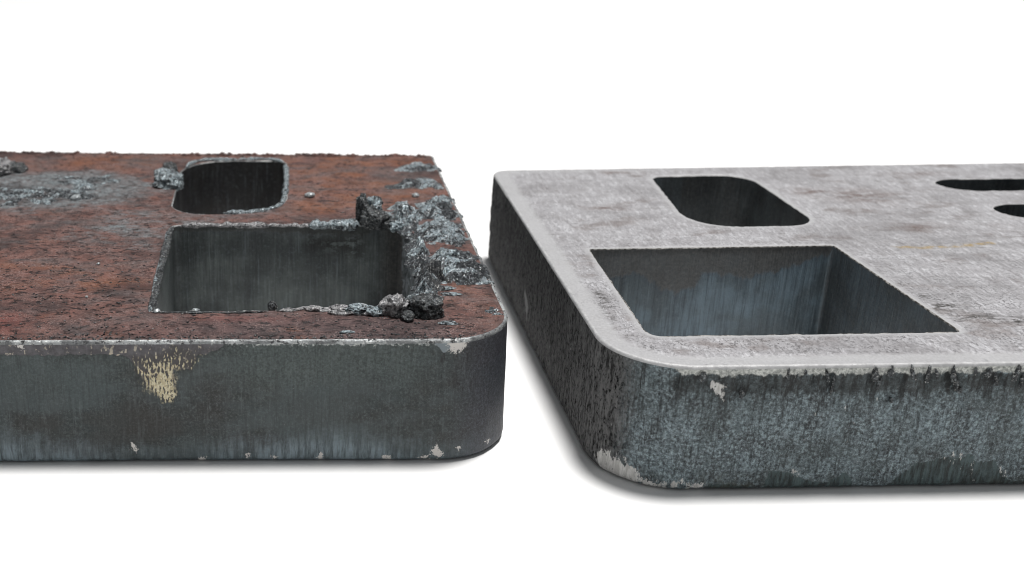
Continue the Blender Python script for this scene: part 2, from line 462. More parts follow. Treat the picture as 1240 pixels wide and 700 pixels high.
def slag_material(name, lo, hi, tip, pale):
    m = Mat(name)
    n1 = m.noise(3.0, 5, .75, dist=.4); n2 = m.noise(1.0, 4, .78, off=4); n3 = m.noise(.6, 3, .7, off=6)
    c = m.mix(m.step(m.math('SUBTRACT', n1, m.mul(m.attr('tone'), .34)), .40, .54), lo, hi)
    c = m.mix(m.mul(m.step(n2, .53, .62), m.math('SUBTRACT', 1, m.mul(m.attr('tone'), .7))), c, tip)
    c = m.mix(m.step(n2, .45, .40), c, (.012, .013, .015))
    c = m.mix(m.step(n3, .60, .66), c, pale)
    h = m.add(m.mul(n2, .6), m.mul(n1, .5))
    return m.out(c, m.math('SUBTRACT', .50, m.mul(n1, .40)), m.bump(h, 1.3), metal=.5, spec=.8)
M_SLAG = slag_material('blue_grey_slag', (.018, .022, .027), (.28, .34, .37), (.56, .63, .66), (.85, .88, .90))
M_SLAG_D = slag_material('dark_slag', (.012, .013, .015), (.06, .066, .07), (.20, .22, .23), (.66, .66, .64))
M_SLAG_P = slag_material('pale_slag', (.09, .09, .095), (.36, .36, .37), (.55, .54, .54), (.78, .76, .74))

m = Mat('pale_metal_bead')
c = m.mix(m.step(m.noise(1.2, 3, .6), .35, .65), (.20, .225, .235), (.50, .53, .54))
M_BEAD = m.out(c, .35, metal=.3)

# ------------------------------------------------------------------ the table
def table():
    n = 24; xs = np.linspace(-6, 6, n); ys = np.linspace(-4, 9, n)
    V = [(x, y, 0) for y in ys for x in xs]
    Fc = [(j * n + i, j * n + i + 1, (j + 1) * n + i + 1, (j + 1) * n + i) for j in range(n - 1) for i in range(n - 1)]
    o = mesh('tabletop', V, Fc, M_TABLE); o['kind'] = 'structure'
    o['label'] = 'plain white tabletop that both steel plates lie on'
table()

# ------------------------------------------------------------------ plate builder
STEP = 0.0009
def wall(name, loop, nrm, r_top, r_bot, mat, parent, disp, attrf, seed, label=None):
    """vertical cut face below the edge lip; nrm points out of the metal"""
    n = len(loop)
    zs = list(np.linspace(T - r_top, r_bot, int((T - r_top - r_bot) / STEP)))
    prof = [(0.0, z) for z in zs] + [(r_bot * (1 - math.cos(a)), r_bot * (1 - math.sin(a)) + 0.00025) for a in np.linspace(.3, math.pi / 2, 5)]
    L = np.r_[loop, loop[:1]]
    s = np.r_[0, np.cumsum(np.hypot(*np.diff(L, axis=0).T))][:n]
    V = np.zeros((len(prof), n, 3)); N = np.zeros((len(prof), n, 2))
    for j, (o, z) in enumerate(prof):
        V[j, :, :2] = loop - nrm * o; V[j, :, 2] = z; N[j] = nrm
    V = V.reshape(-1, 3); N = N.reshape(-1, 2)
    A = attrf(V, N) if attrf else {}
    d = disp(V, N, A)
    d = d * sstep(0, .003, T - r_top - V[:, 2])           # stays put where it meets the lip
    V[:, :2] += N * d[:, None]
    return mesh(name, V, quads(n, len(prof)), mat, parent, A, label=label)
def lip(name, loop, nrm, r, mat, parent, jag=0.0, seed=3):
    """rounded edge from the top face (inset by r) down to the wall"""
    n = len(loop); K = 6; V = np.zeros((K, n, 3))
    for j in range(K):
        a = j / (K - 1) * math.pi / 2
        V[j, :, :2] = loop - nrm * r * (1 - math.sin(a)); V[j, :, 2] = T - r * (1 - math.cos(a))
    if jag:
        P = V.reshape(-1, 3)
        b = (fbm(P, .0035, 4, seed) - .5) * 2 * jag + (ridge(P, .0014, 2, seed + 5) - .5) * jag
        w = np.sin(np.linspace(0, math.pi, K))[:, None] * np.ones((1, n))
        V[:, :, 2] += (b.reshape(K, n)) * w; V[:, :, :2] += nrm[None] * (b.reshape(K, n) * w * .8)[:, :, None]
    return mesh(name, V.reshape(-1, 3), quads(n, K), mat, parent)

def flat_disp(amp, seed, st=5):
    def f(V, N, A):
        P = V.copy(); P[:, 2] /= st
        return (fbm(P, .006, 4, seed) - .5) * amp + (fbm(V, .02, 3, seed + 9) - .5) * amp
    return f

# ================================================================== PLATE 1, before
A_C = tops([(-170, 414.3), (629.5, 411.5), (524, 188), (-90, 183)])
A_out = fillet(A_C, [.004, .0225, .0015, .004], STEP)
A_pk = fillet(tops([(183, 377.5), (527, 373), (493, 273), (208, 273)]), [.0015, .002, .003, .003], STEP)
A_sl = fillet(tops([(206, 259.5), (347, 259), (346.5, 195), (223, 194.5)]), [.014, .024, .006, .022], STEP)
YA = float(A_out[:, 1].min())
plate1 = empty('steel_plate', (*A_C.mean(0), 0), 'rusty reddish brown thick steel plate with crusty slag around its rectangular cut-out', 'steel plate', 'thick flame-cut steel plates')

RA = .0011; RH = .0005
n_out = normals(A_out); n_pk = -normals(A_pk); n_sl = -normals(A_sl)
def top_face(name, loops, spacing, mat, parent, attrf, amp, seed):
    V2, Fc = sheet(loops, spacing, seed)
    P = v3(V2, T)
    d = np.full(len(V2), 1e9)
    for l in loops: d = np.minimum(d, segdist(V2, l))
    w = sstep(0, .002, d)
    P[:, 2] += w * ((fbm(P, .005, 4, seed) - .5) * amp + (fbm(P, .03, 3, seed + 4) - .5) * amp)
    return mesh(name, P, Fc, mat, parent, attrf(V2, d))
def blob(P, px, py, rx, ry):
    """soft spot on the top face, about rx by ry pixels in the photograph"""
    c = top(px, py); ex = abs(top(px + rx, py)[0] - c[0]); ey = abs(top(px, py - ry)[1] - c[1])
    return np.exp(-(((P[:, 0] - c[0]) / ex) ** 2 + ((P[:, 1] - c[1]) / ey) ** 2))
def attrs_top_a(P, d):
    o = 0
    for b in [(430, 215, 90, 22), (455, 235, 60, 14), (150, 197, 160, 9), (130, 345, 90, 9), (110, 325, 60, 6), (90, 240, 30, 3), (385, 250, 40, 10),
              (590, 380, 22, 10), (565, 352, 30, 8), (360, 398, 14, 3), (20, 320, 30, 6), (420, 198, 120, 8)]:
        o = o + blob(P, *b)
    film = pmask(P, tops([(-30, 206), (40, 208), (120, 208), (165, 216), (190, 232), (150, 246), (100, 250), (40, 253), (-30, 250)]), .012)
    film = np.maximum(film, .62 * pmask(P, tops([(140, 252), (330, 262), (200, 275), (190, 300), (90, 290), (100, 262)]), .02))
    pur = blob(P, 330, 400, 170, 22) + blob(P, 480, 398, 80, 14) + .5 * blob(P, 250, 300, 60, 30)
    red = blob(P, 5, 390, 25, 12) + .7 * blob(P, 290, 386, 60, 4)
    return dict(orange=np.clip(o, 0, 1), film=film, purple=np.clip(pur, 0, 1), red=np.clip(red, 0, 1))
in_out = A_out - n_out * RA; in_pk = A_pk - n_pk * RH; in_sl = A_sl - n_sl * RH
top_face('top_face', [in_out, in_pk, in_sl], .00125, M_RUST, plate1, attrs_top_a, .0007, 11)

def side_a(V, N):
    fr = (N[:, 1] < -.3).astype(float) * (V[:, 0] < A_C[1][0]); k_ = YA / V[:, 1]
    XZ = np.c_[V[:, 0] * k_, CAM_H + (V[:, 2] - CAM_H) * k_]      # the rounded corner unrolled onto the front plane as seen
    f = lambda L, w: pmask(XZ, fronts(L, YA), w) * fr
    peel = f([(-90, 405), (-90, 428), (30, 431), (60, 430), (120, 429), (150, 430), (164, 440), (170, 455), (180, 470), (205, 484), (213, 470), (212, 447),
              (228, 447), (240, 430), (262, 424), (278, 415), (282, 404)], .003)
    cream = f([(160, 430), (168, 452), (178, 470), (196, 484), (208, 485), (213, 478), (213, 448), (232, 446), (245, 425), (210, 420), (190, 432)], .010)
    sp = np.clip(.9 * f([(-90, 408), (60, 420), (60, 436), (-90, 436)], .003) + f([(85, 420), (105, 418), (103, 434), (84, 432)], .003) + f([(115, 420), (250, 416), (240, 448), (160, 448), (118, 432)], .003), 0, 1)
    low = np.clip(1.05 - (V[:, 2] - .001) / .013, 0, 1) * (.70 + .30 * np.sin(V[:, 0] * 60 + 1))
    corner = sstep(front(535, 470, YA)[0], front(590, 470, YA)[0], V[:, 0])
    crack = f([(528, 425), (575, 420), (572, 480), (545, 475), (530, 455)], .003)
    grey = f([(522, 412), (538, 428), (546, 422), (560, 412)], .002)
    chip = f([(540, 408), (545, 425), (551, 428), (566, 416), (572, 404)], .002)
    for L in [[(520, 545), (528, 537), (536, 548), (530, 552)], [(384, 552), (389, 547), (393, 549), (389, 555)], [(461, 552), (470, 549), (474, 554)],
              [(505, 552), (516, 549), (520, 554)], [(16, 414), (32, 412), (26, 424)], [(159, 536), (165, 536), (166, 544), (159, 543)], [(240, 554), (250, 551), (249, 557)], [(299, 548), (302, 548), (301, 554), (299, 554)],
              [(330, 551), (336, 549), (333, 555)], [(550, 540), (556, 538), (553, 544)], [(583, 533), (590, 531), (588, 536)]]:
        chip = np.maximum(chip, f(L, .0012) * 1.0)
    cc = front(200, 466, YA); dense = np.exp(-(((XZ[:, 0] - cc[0]) / .0085) ** 2 + ((XZ[:, 1] - cc[1]) / .0075) ** 2)) * fr
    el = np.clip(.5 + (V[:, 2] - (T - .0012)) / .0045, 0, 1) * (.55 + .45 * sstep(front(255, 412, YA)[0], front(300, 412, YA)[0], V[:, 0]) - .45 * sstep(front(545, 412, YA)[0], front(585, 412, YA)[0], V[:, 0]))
    zz = V[:, 2] + (fbm(V, .012, 3, 5) - .5) * .012
    upper = sstep(.022, .033, zz) * (.35 + .65 * sstep(front(240, 440, YA)[0], front(330, 440, YA)[0], V[:, 0])) * (1 - sstep(front(470, 440, YA)[0], front(560, 440, YA)[0], V[:, 0]))
    return dict(upper=upper, dense=dense, edgelight=el, peel=peel, cream=cream, speck=sp, low=low, corner=corner, crack=crack, greypatch=grey, chip=chip)
wall('side_wall', A_out, n_out, RA, .0022, M_SIDE_A, plate1, lambda V, N, A: flat_disp(.0007, 21)(V, N, A) + (T - V[:, 2]) / T * .0011, side_a, 21)
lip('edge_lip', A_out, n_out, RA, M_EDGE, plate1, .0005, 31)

def pocket_a(V, N):
    right = (N[:, 0] < -.6).astype(float); back = (N[:, 1] < -.6).astype(float)
    yb = A_pk[:, 1].max()
    XZ = V[:, [0, 2]]
    sc = pmask(XZ, fronts([(300, 280), (440, 285), (460, 278), (500, 268), (200, 268), (210, 280)], yb), .003) * back
    scab = pmask(XZ, fronts([(370, 286), (440, 284), (440, 312), (405, 306), (372, 302)], yb), .004) * back
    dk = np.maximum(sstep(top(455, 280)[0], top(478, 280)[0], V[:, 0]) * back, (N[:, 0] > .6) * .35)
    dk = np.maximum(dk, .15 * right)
    return dict(scale=sc, dark=dk, slag=right, scab=scab)
def disp_pocket_a(V, N, A):
    base = flat_disp(.0006, 23)(V, N, A)
    return base + A['slag'] * (ridge(V, .007, 4, 7) - .5) * .0022
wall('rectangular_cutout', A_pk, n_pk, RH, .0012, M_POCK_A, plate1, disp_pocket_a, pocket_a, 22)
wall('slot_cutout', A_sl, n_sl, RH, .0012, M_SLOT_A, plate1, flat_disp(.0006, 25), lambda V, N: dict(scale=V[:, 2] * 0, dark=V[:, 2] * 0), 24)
lip('cutout_edge', A_pk, n_pk, RH, M_EDGE, plate1, .0003, 33)
lip('slot_edge', A_sl, n_sl, RH, M_EDGE, plate1, .0003, 35)
def under(loops, nrms, rb, mat, parent):
    V2, Fc = sheet([l - n * b for l, n, b in zip(loops, nrms, rb)], .02, 5)
    mesh('underside', v3(V2, .00025), Fc[:, ::-1], mat, parent, dict(), smooth=False)
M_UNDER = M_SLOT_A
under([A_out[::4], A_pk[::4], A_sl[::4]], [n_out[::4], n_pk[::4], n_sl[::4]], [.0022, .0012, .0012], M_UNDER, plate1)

# ---- slag
def crust(name, poly, hmax, mat, parent, seed, soft=.004, spacing=.00045, ridge_line=None, size=.0055, label=None, fray=.5, dens=.15, film=False):
    """a crust of frozen slag spread over the top face"""
    L = tops(poly); lo = L.min(0) - .004; hi = L.max(0) + .004
    xs = np.arange(lo[0], hi[0], spacing); ys = np.arange(lo[1], hi[1], spacing)
    nx, ny = len(xs), len(ys)
    P = np.array(np.meshgrid(xs, ys)).reshape(2, -1).T
    Q = v3(P)
    wob = (np.c_[fbm(Q, .006, 4, seed), fbm(Q, .006, 4, seed + 50)] - .5) * .006
    sd = sdist(P + wob, L) + (fbm(Q, .005, 4, seed + 3) - .5) * soft * fray * 2
    mk = sstep(-.0002, soft, sd)
    rng = np.random.default_rng(seed)
    hh = np.zeros(len(P)); tone = np.ones(len(P)); warp = P + (np.c_[fbm(Q, .0035, 3, seed + 61), fbm(Q, .0035, 3, seed + 67)] - .5) * .0045  # gaps between blobs keep the dark tone: crevice shade put into the colour
    area_ = (hi - lo).prod() * 1e6
    for k in range(int(area_ * dens)):
        c_ = lo + rng.random(2) * (hi - lo)
        if not inside(c_[None], L)[0]: continue
        r_ = rng.choice([.0009, .0013, .0018, .0026, .0036], p=[.30, .28, .22, .13, .07]) * rng.uniform(.8, 1.25) * size / .0055
        an = rng.uniform(.45, .9); ro = rng.normal(0, .5)
        dv = warp - c_; u_ = dv[:, 0] * math.cos(ro) + dv[:, 1] * math.sin(ro); w_ = -dv[:, 0] * math.sin(ro) + dv[:, 1] * math.cos(ro)
        q_ = r_ ** 2 - (u_ * an) ** 2 - (w_ / an) ** 2
        h_ = np.sqrt(np.maximum(q_, 0)) * rng.uniform(.5, 1.3) + np.where(q_ > 0, rng.uniform(0, .0014), 0) * np.clip(q_ / r_ ** 2 * 3, 0, 1)
        up = h_ > hh; hh[up] = h_[up]; tone[up] = 0.0 if rng.random() < .58 else rng.uniform(.7, 1.2)
    sd0 = sdist(P + wob, L)
    hgt = hh / .0040 * (.25 + .75 * mk) * sstep(-.0022, -.0004, sd0) + .45 * mk * (ridge(Q, .0016, 4, seed + 21) - .62) + .30 * mk * (fbm(Q, .009, 3, seed + 13) - .45)
    hgt = np.maximum(hgt, np.where(fbm(Q, .007, 4, seed + 41) > .50, .10 * mk * (1 + fbm(Q, .0012, 3, seed)), 0))
    hgt = hgt * sstep(-.0008, .0012, sdist(P, A_out))
    if film: hgt = hgt * mk
    mk = np.where(hgt > 0, 1.0, 0.0)
    if ridge_line is not None:
        rl = tops(ridge_line[0]); hgt *= ridge_line[2] + (1 - ridge_line[2]) * np.exp(-(segdist(P, rl, False) / ridge_line[1]) ** 2)
    z = T - .0006 + np.where(mk > 0, np.maximum(hgt, 0) * hmax + .0005 * mk, 0)
    keep = (mk > 0).reshape(ny, nx)
    cell = keep[:-1, :-1] | keep[1:, :-1] | keep[:-1, 1:] | keep[1:, 1:]
    off = (np.c_[fbm(Q, .002, 3, seed + 31), fbm(Q, .002, 3, seed + 37)] - .5) * .0018 * mk[:, None]
    V = np.c_[P + off, z]
    jj, ii = np.nonzero(cell); a = jj * nx + ii
    Fc = np.c_[a, a + 1, a + nx + 1, a + nx]
    u, inv = np.unique(Fc, return_inverse=True)
    return mesh(name, V[u], inv.reshape(Fc.shape), mat, parent, dict(tone=tone[u]), label=label)
def lump(name, px, py, size, mat, parent, seed, lift=.3, rot=0.0, rough=.5, z=T, sub=5, label=None, loc=None, lean=0.0):
    """a rounded clinker of slag; size = half extents in mm"""
    bm = bmesh.new(); bmesh.ops.create_icosphere(bm, subdivisions=sub, radius=1)
    V = np.array([v.co[:] for v in bm.verts]); Fc = [[v.index for v in f.verts] for f in bm.faces]; bm.free()
    d = 1 + rough * ((fbm(V + seed * 3.1, .9, 3, seed) - .5) * 1.7 + (ridge(V + seed, .42, 4, seed + 3) - .55) * .85)
    V = V * d[:, None] * (np.array(size) / 1000)
    V[:, 2] = np.maximum(V[:, 2], -size[2] / 1000 * .75)
    V[:, 0] -= lean * V[:, 2]
    c, s = math.cos(rot), math.sin(rot)
    V[:, :2] = V[:, :2] @ np.array([[c, s], [-s, c]])
    q = np.array([*top(px, py), z + size[2] / 1000 * lift]) if loc is None else np.array(loc)
    return mesh(name, V + q, Fc, mat, parent, label=label)

crust('slag_crust', [(468, 262), (478, 250), (492, 248), (505, 256), (512, 300), (522, 318), (535, 330), (530, 352), (515, 366), (508, 352), (500, 318), (492, 285), (478, 272)],
      .0070, M_SLAG, plate1, 101, ridge_line=([(488, 262), (500, 290), (512, 335), (518, 352)], .008, .35), label='thick blue grey slag crust along the cut-out')
crust('slag_crust', [(498, 262), (508, 246), (530, 238), (546, 240), (553, 262), (540, 268), (520, 268)], .0034, M_SLAG, plate1, 103)
crust('slag_crust', [(505, 276), (530, 268), (558, 272), (566, 296), (545, 300), (520, 296)], .0034, M_SLAG, plate1, 107)
crust('slag_crust', [(520, 312), (545, 302), (568, 306), (584, 322), (594, 344), (570, 343), (545, 344), (524, 346)], .0036, M_SLAG, plate1, 109)
crust('slag_crust', [(505, 330), (530, 322), (545, 338), (530, 356), (516, 364)], .0070, M_SLAG_D, plate1, 113, size=.004, label='dark spiky slag at the cut-out corner')
crust('slag_patch', [(478, 206), (490, 199), (526, 197), (531, 206), (505, 208)], .0017, M_SLAG, plate1, 117)
crust('slag_patch', [(474, 226), (484, 218), (520, 217), (535, 222), (535, 229), (500, 229)], .0019, M_SLAG, plate1, 119)
crust('slag_patch', [(583, 376), (592, 369), (607, 374), (609, 384), (597, 383)], .0022, M_SLAG, plate1, 121, soft=.002, size=.003)
lump('slag_lump', 2, 208, (6.5, 7.0, 4.6), M_SLAG_P, plate1, 123, .35)
lump('slag_lump', 17, 207, (5.0, 5.0, 3.2), M_SLAG_D, plate1, 124, .3)
lump('slag_lump', 203, 224, (6.2, 6.5, 4.2), M_SLAG, plate1, 127, .35, rough=.6)
lump('slag_lump', 206, 214, (3.5, 4.5, 4.4), M_SLAG_D, plate1, 128, .5)
lump('slag_lump', 214, 226, (3.0, 4.5, 2.6), M_SLAG, plate1, 126, .35)
crust('slag_patch', [(-20, 228), (20, 224), (60, 228), (110, 226), (118, 240), (60, 246), (-20, 248)], .0012, M_SLAG, plate1, 129, fray=1.6, dens=.10, film=True)
crust('slag_patch', [(50, 216), (80, 212), (150, 214), (160, 224), (90, 228)], .0010, M_SLAG, plate1, 131, fray=1.6, dens=.08, film=True)
# the burr line along the front of the cut-out
lump('slag_lump', 330, 374, (1.4, 1.2, 1.9), M_SLAG_D, plate1, 3, .5)
lump('slag_lump', 411, 377, (3.6, 1.8, 1.3), M_SLAG_P, plate1, 5, .35)
lump('slag_lump', 436, 378, (5.2, 2.4, 1.9), M_SLAG, plate1, 7, .35)
lump('slag_lump', 455, 380, (3.4, 2.4, 1.8), M_SLAG, plate1, 8, .35)
lump('slag_lump', 480, 380, (3.9, 3.6, 3.9), M_SLAG_P, plate1, 9, .5, rough=.85, label='pale rounded slag lump')
lump('slag_lump', 515, 380, (5.0, 4.2, 3.7), M_SLAG_D, plate1, 11, .5, rough=.8, label='dark glossy slag lump')
lump('slag_lump', 503, 376, (3.4, 2.6, 3.4), M_SLAG, plate1, 12, .5)
lump('slag_lump', 494, 386, (2.0, 2.4, 1.6), M_SLAG_D, plate1, 14, .4)
# the tall clinker at the back of the cut-out
lump('slag_lump', 452, 273, (5.4, 4.2, 4.6), M_SLAG_D, plate1, 17, .5, rough=.85, label='tall dark clinker at the back of the cut-out')
lump('slag_lump', 439, 270, (2.4, 2.8, 5.6), M_SLAG_D, plate1, 19, .9, rough=.8)
lump('slag_lump', 447, 266, (3.4, 2.8, 3.8), M_SLAG, plate1, 23, 1.1, rough=.9)
lump('slag_lump', 455, 262, (2.6, 2.2, 3.0), M_SLAG_D, plate1, 24, 1.5, rough=.9)
lump('slag_lump', 468, 274, (4.6, 3.4, 2.4), M_SLAG_D, plate1, 29, .4, rough=.8)
lump('slag_lump', 480, 276, (3.0, 2.6, 1.8), M_SLAG, plate1, 30, .3, rough=.8)

def burr(name, path, r, mat, parent, seed, var=.6, lift=.2):
    """a bead of burr along an edge (path in photograph points on the top face)"""
    L = resample(tops(path), .0007, False); n = len(L)
    t = np.gradient(L, axis=0); t /= np.linalg.norm(t, axis=1)[:, None]; nn = np.c_[t[:, 1], -t[:, 0]]
    K = 9; V = np.zeros((n, K, 3))
    rr = r * (1 - var + 2 * var * fbm(v3(L), .006, 3, seed)) * np.minimum(1, np.minimum(np.arange(n), np.arange(n)[::-1]) / 4 + .05)
    for k in range(K):
        a = 2 * math.pi * k / K
        V[:, k, :2] = L + nn * (rr * math.cos(a))[:, None]; V[:, k, 2] = T + lift * r + rr * .8 * math.sin(a)
    P = V.reshape(-1, 3); P[:, 2] += (fbm(P, .0022, 3, seed + 2) - .5) * r * 1.4
    Fc = [(i * K + k, i * K + (k + 1) % K, (i + 1) * K + (k + 1) % K, (i + 1) * K + k) for i in range(n - 1) for k in range(K)]
    return mesh(name, P, Fc, mat, parent)
burr('burr', [(215, 274), (260, 273), (310, 273.5), (360, 273.5), (400, 274)], .0011, M_SLAG_P, plate1, 41)
burr('burr', [(372, 274), (395, 273.5), (415, 273), (436, 274)], .0024, M_SLAG, plate1, 42)
burr('burr', [(338, 377), (352, 376), (368, 374.5), (388, 376)], .0011, M_SLAG_P, plate1, 51, .8)
burr('burr', [(366, 375), (380, 375.5), (405, 377), (420, 377.5)], .0014, M_SLAG_P, plate1, 52, .7)
burr('burr', [(396, 380), (412, 381.5), (430, 381), (452, 381.5), (468, 380)], .0012, M_SLAG_P, plate1, 53, .8)
burr('burr', [(208, 275), (200, 305), (192, 340), (184, 375)], .0013, M_SLAG_D, plate1, 43)
burr('burr', [(204, 280), (196, 312), (188, 345), (181, 378)], .0008, M_SLAG, plate1, 44)
burr('burr', [(346, 200), (347, 215), (346, 232), (342, 246), (333, 252), (318, 255.5), (300, 257.5), (270, 259)], .0011, M_SLAG, plate1, 45)
burr('burr', [(225, 204), (231, 198), (246, 194.5), (290, 193.5), (330, 193.5), (344, 196)], .0010, M_SLAG, plate1, 47)
burr('burr', [(183, 379), (200, 379), (240, 379), (290, 379), (325, 378)], .0005, M_SLAG_D, plate1, 49, .9)
for k, (px, py, r) in enumerate([(375, 238, 1.5), (92, 241, 1.5), (119, 320, .5), (105, 360, .4), (190, 378, .8), (237, 377, .8), (503, 238, 1.1)]):
    lump('spatter_bead', px, py, (r * 1.3, r * 1.3, r), M_BEAD, plate1, 60 + k, .3, rough=.45, sub=3)
for k, (px, py, sx, sy) in enumerate([(547, 357, 3.2, 1.6), (540, 350, 3, 2), (541, 392, 2.6, 1.6), (420, 403, 2.0, .8)]):
    lump('slag_flake', px, py, (sx, sy, .5), M_SLAG, plate1, 80 + k, .4, rough=.8, sub=4)
# grit frozen along the rear edge and the front edge, joined: too fine to count
def grit():
    rng = random.Random(4); bm = bmesh.new(); VV = []; FF = []
    bmesh.ops.create_icosphere(bm, subdivisions=1, radius=1)
    V0 = np.array([v.co[:] for v in bm.verts]); F0 = np.array([[v.index for v in f.verts] for f in bm.faces]); bm.free()
    def add(x, y, z, r, fl=.7):
        V = V0 * (1 + .5 * (np.array([rng.random() for _ in V0]) - .5))[:, None] * np.array((r * rng.uniform(.8, 1.6), r, r * fl)) + np.array((x, y, z))
        FF.append(F0 + len(V0) * len(VV)); VV.append(V)
    for k in range(300):
        p = top(rng.uniform(0, 560), 411 - rng.expovariate(1 / 3.0))
        add(p[0], p[1], T + .0001, rng.uniform(.00012, .00042))
    for k in range(1300):
        p = top(rng.uniform(0, 600), 408 - abs(rng.gauss(0, 70)))
        if p[1] > A_C[2][1] or not inside(np.array([p]), A_out - n_out * .002)[0] or inside(np.array([p]), A_pk)[0] or inside(np.array([p]), A_sl)[0]: continue
        add(p[0], p[1], T, rng.uniform(.00012, .0004), .5)
    o = mesh('slag_grit', np.vstack(VV), np.vstack(FF), M_SLAG_D, plate1); o['kind'] = 'stuff'
    VV.clear(); FF.clear(); a, b = A_C[2], A_C[3]
    for k in range(420):
        u = rng.random(); p = a + (b - a) * u
        add(p[0], p[1] - rng.random() * .004, T, rng.uniform(.0003, .0011) * (.5 + math.sin(u * 40 + 2 * math.sin(u * 17)) ** 2))
    o = mesh('rust_scale', np.vstack(VV), np.vstack(FF), M_RUST, plate1); o['kind'] = 'stuff'
grit()

# ================================================================== PLATE 2, after
B_C = tops([(747, 445.5), (1420, 437), (1330, 195.5), (594.5, 206)])
B_out = fillet(B_C, [.0245, .006, .004, .008], STEP)
B_pk = fillet(tops([(786, 407.5), (1163, 402), (1009, 297.5), (714, 302)]), [.005, .0015, .0008, .0008], STEP)
B_s1 = fillet(tops([(838, 276), (993, 272.5), (903, 211.5), (788, 214)]), [.018, .0125, .0135, .006], STEP)
B_s2 = fillet(tops([(1142, 231.5), (1330, 230), (1290, 215.5), (1126, 217)]), [.0125, .012, .012, .0125], STEP)
B_s3 = fillet(tops([(1216, 266), (1420, 263), (1370, 245), (1196, 247.5)]), [.0125, .012, .012, .0125], STEP)
YB = float(B_out[:, 1].min())
plate2 = empty('steel_plate', (*B_C.mean(0), 0), 'clean light grey thick steel plate with smooth rounded edges and four cut-outs', 'steel plate', 'thick flame-cut steel plates')
RB = .0010; RP = .0004
nb = normals(B_out); holes = [B_pk, B_s1, B_s2, B_s3]; nh = [-normals(h) for h in holes]
def attrs_top_b(P, d):
    do = segdist(P, B_out); dh = np.minimum(segdist(P, B_pk), segdist(P, B_s1))
    bk = sstep(B_C[2][1] - .03, B_C[2][1] - .006, P[:, 1]) * (P[:, 0] > B_C[3][0] + .012)
    rim = np.maximum(np.clip(.5 + (.0070 - do) / .007, 0, 1) * (1 - .8 * bk), np.clip(.5 + (.0022 - dh) / .004, 0, 1) * .9)
    br = blob(P, 735, 252, 22, 3) + blob(P, 745, 209, 22, 2.5) + .8 * blob(P, 1050, 238, 45, 9) + .7 * blob(P, 980, 232, 25, 5) + .6 * blob(P, 1115, 275, 35, 6) + .6 * blob(P, 1225, 275, 20, 5) \
        + .8 * blob(P, 719, 318, 8, 5) + .5 * blob(P, 1110, 210, 40, 3) + .5 * blob(P, 690, 320, 18, 5)
    sc = blob(P, 1140, 371, 26, 5) + .8 * blob(P, 1112, 358, 20, 2.5) + .9 * blob(P, 1185, 385, 35, 5) + blob(P, 729, 362, 7, 12) + blob(P, 735, 380, 6, 8) + blob(P, 1235, 388, 12, 4)
    scr = np.exp(-(segdist(P, tops([(1088, 299), (1120, 300), (1160, 298), (1200, 294)]), False) / .0011) ** 2)
    pits = 1.2 - 1.0 * sstep(.33, .44, P[:, 1])
    return dict(rim=rim, brown=np.clip(br, 0, 1), scuff=np.clip(sc, 0, 1), scratch=scr, pits=pits)
top_face('top_face', [B_out - nb * RB] + [h - n * RP for h, n in zip(holes, nh)], .0013, M_CLEAN, plate2, attrs_top_b, .0004, 51)

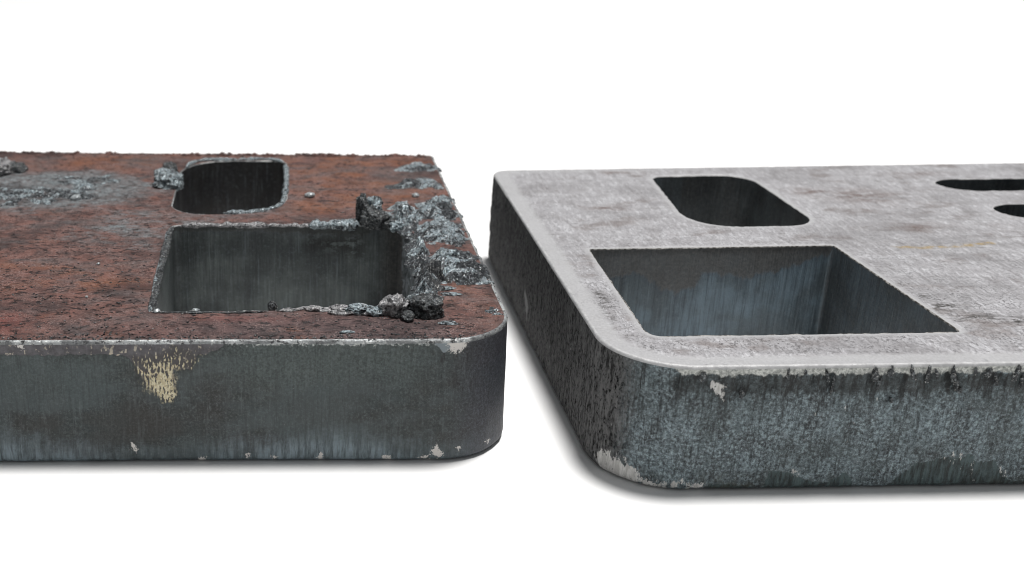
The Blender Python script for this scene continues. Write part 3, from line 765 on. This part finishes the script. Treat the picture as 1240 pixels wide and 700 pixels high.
def side_b(V, N):
    fr = (N[:, 1] < -.2).astype(float); k_ = YB / V[:, 1]
    XZ = np.c_[V[:, 0] * k_, CAM_H + (V[:, 2] - CAM_H) * k_]
    f = lambda L, w: pmask(XZ, fronts(L, YB), w) * fr
    left = sstep(.55, .85, -N[:, 0])
    fx = lambda px: front(px, 450, YB)[0]
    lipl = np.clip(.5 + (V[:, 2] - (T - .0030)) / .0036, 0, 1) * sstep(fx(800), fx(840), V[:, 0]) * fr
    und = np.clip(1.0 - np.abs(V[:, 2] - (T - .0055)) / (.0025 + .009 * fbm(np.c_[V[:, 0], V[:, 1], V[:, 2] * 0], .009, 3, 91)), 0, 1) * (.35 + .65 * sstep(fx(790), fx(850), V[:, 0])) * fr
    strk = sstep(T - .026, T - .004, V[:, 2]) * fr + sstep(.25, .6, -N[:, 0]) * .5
    teal = np.maximum(f([(850, 602), (858, 585), (905, 588), (925, 595), (925, 604)], .003), f([(920, 602), (930, 572), (950, 570), (975, 580), (1000, 584), (1025, 572), (1032, 588), (1040, 600)], .003))
    teal = np.maximum(teal, f([(1060, 600), (1080, 582), (1110, 562), (1150, 554), (1175, 552), (1182, 560), (1206, 558), (1214, 575), (1225, 582), (1330, 580), (1330, 604)], .003))
    br = f([(850, 600), (856, 582), (905, 585), (920, 600)], .004) + f([(1150, 600), (1200, 588), (1330, 590), (1330, 602)], .004)
    chip = f([(722, 549), (733, 547), (742, 552), (752, 556), (765, 566), (770, 575), (792, 584), (796, 588), (768, 585), (748, 580), (732, 570)], .0025)
    for L in [[(798, 582), (806, 584), (805, 592), (798, 590)], [(814, 584), (822, 586), (818, 592), (812, 590)], [(838, 585), (852, 586), (850, 592), (836, 592)], [(826, 583), (835, 582), (833, 591)],
              [(864, 466), (872, 463), (880, 468), (874, 481), (868, 476)], [(960, 568), (966, 571), (964, 577)], [(1152, 550), (1156, 549), (1155, 557)], [(1162, 550), (1166, 551), (1164, 556)], [(1175, 560), (1179, 565), (1176, 580)],
              [(1212, 566), (1217, 568), (1216, 580)], [(1143, 554), (1147, 552), (1146, 558)]]:
        chip = np.maximum(chip, f(L, .0014) * .95)
    pe = np.clip(.5 + (.5 - np.abs((V[:, 1] - .422 - (V[:, 2] - .012) * .6) / .005) - np.abs((V[:, 2] - .012) / .014)) * .8, 0, 1) * (N[:, 0] < -.8)
    spark = .25 + .75 * sstep(T - .022, T - .002, V[:, 2])
    return dict(pale=pe, spark=spark, left=left, liplight=lipl, under=und, streak=np.clip(strk, 0, 1), teal=teal, brown=np.clip(br, 0, 1), chip=chip)
def disp_b(V, N, A):
    P = V.copy(); P[:, 2] /= 4
    d = (fbm(V, .004, 4, 61) - .5) * .0009 + (fbm(P, .004, 4, 63) - .5) * .0007
    d += A['left'] * (ridge(P, .002, 3, 65) - .5) * .0005
    # gouges running down from the edge
    g = sstep(.60, .78, ridge(np.c_[V[:, 0], V[:, 1], V[:, 2] / 7], .0055, 2, 67)) * sstep(T - .013, T - .003, V[:, 2])
    return d - g * .0010 * (1 - A['left'])
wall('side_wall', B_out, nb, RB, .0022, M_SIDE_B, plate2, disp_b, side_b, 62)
lip('edge_lip', B_out, nb, RB, M_EDGE_B, plate2, .0002, 71)

def pocket_b(V, N):
    XZ = V[:, [0, 2]]; back = (N[:, 1] < -.6).astype(float); right = (N[:, 0] < -.6).astype(float)
    yb = B_pk[:, 1].max()
    sc = pmask(XZ, fronts([(690, 290), (690, 340), (735, 332), (765, 326), (785, 334), (800, 346), (818, 352), (835, 348), (850, 328), (872, 328), (900, 336), (940, 326), (970, 320), (1000, 308), (1030, 304), (1030, 285)], yb), .004) * back
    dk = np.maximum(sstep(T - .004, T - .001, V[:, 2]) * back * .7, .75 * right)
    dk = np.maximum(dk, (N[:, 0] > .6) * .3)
    return dict(scale=sc, dark=dk)
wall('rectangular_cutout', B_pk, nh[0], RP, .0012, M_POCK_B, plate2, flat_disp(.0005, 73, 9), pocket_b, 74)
lip('cutout_edge', B_pk, nh[0], RP, M_EDGE_P, plate2, .0003, 75)
def slot_attr(V, N):
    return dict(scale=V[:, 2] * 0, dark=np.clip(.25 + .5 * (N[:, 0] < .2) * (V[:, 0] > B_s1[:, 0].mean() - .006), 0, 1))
for k, (h_, n_) in enumerate(zip(holes[1:], nh[1:])):
    wall('slot_cutout', h_, n_, RP, .0012, M_SLOT_B, plate2, flat_disp(.0005, 76 + k, 9), slot_attr if k == 0 else (lambda V, N: dict(scale=V[:, 2] * 0, dark=V[:, 2] * 0 + .5)), 77 + k)
    lip('slot_edge', h_, n_, RP, M_EDGE_B, plate2, .0002, 85 + k)
under([B_out[::4]] + [h[::4] for h in holes], [nb[::4]] + [n[::4] for n in nh], [.0022] + [.0012] * 4, M_UNDER, plate2)

# drips of slag ground off along the front edge
rng = random.Random(8)
drip_spots = [(954, 454, .4, 1.8), (1002, 456, .7, 2.2), (1007, 470, .4, 2.6), (1060, 455, 1.2, 2.4), (1064, 464, .5, 2.4), (1079, 451, 1.3, 1.5), (1105, 453, .9, 2.2), (1123, 456, .8, 2.6),
              (1154, 455, 1.2, 2.8), (1158, 466, .6, 2.8), (1162, 473, .9, .9), (1181, 450, .5, 1.2), (1197, 452, 1.6, 1.6), (1206, 461, .6, 2.0), (1230, 455, 1.3, 2.4), (1236, 464, .6, 2.4), (850, 457, 1.2, 1.6),
              (898, 477, .9, 1.7), (1079, 485, .5, 1.0), (1134, 452, .5, 1.4), (975, 451, .5, .9)]
for k, (px, py, w, hh) in enumerate(drip_spots):
    t = (px - 747) / (1420 - 747); Yf = B_C[0][1] * (1 - t) + B_C[1][1] * t
    x, z = front(px, py, Yf)
    lean = rng.uniform(-.1, .35)
    lump('slag_drip', 0, 0, (.22 + w * .42, .4, hh), M_SLAG_D, plate2, 200 + k, 0, rough=.9, sub=4, loc=(x, Yf - .0001, z), lean=lean)
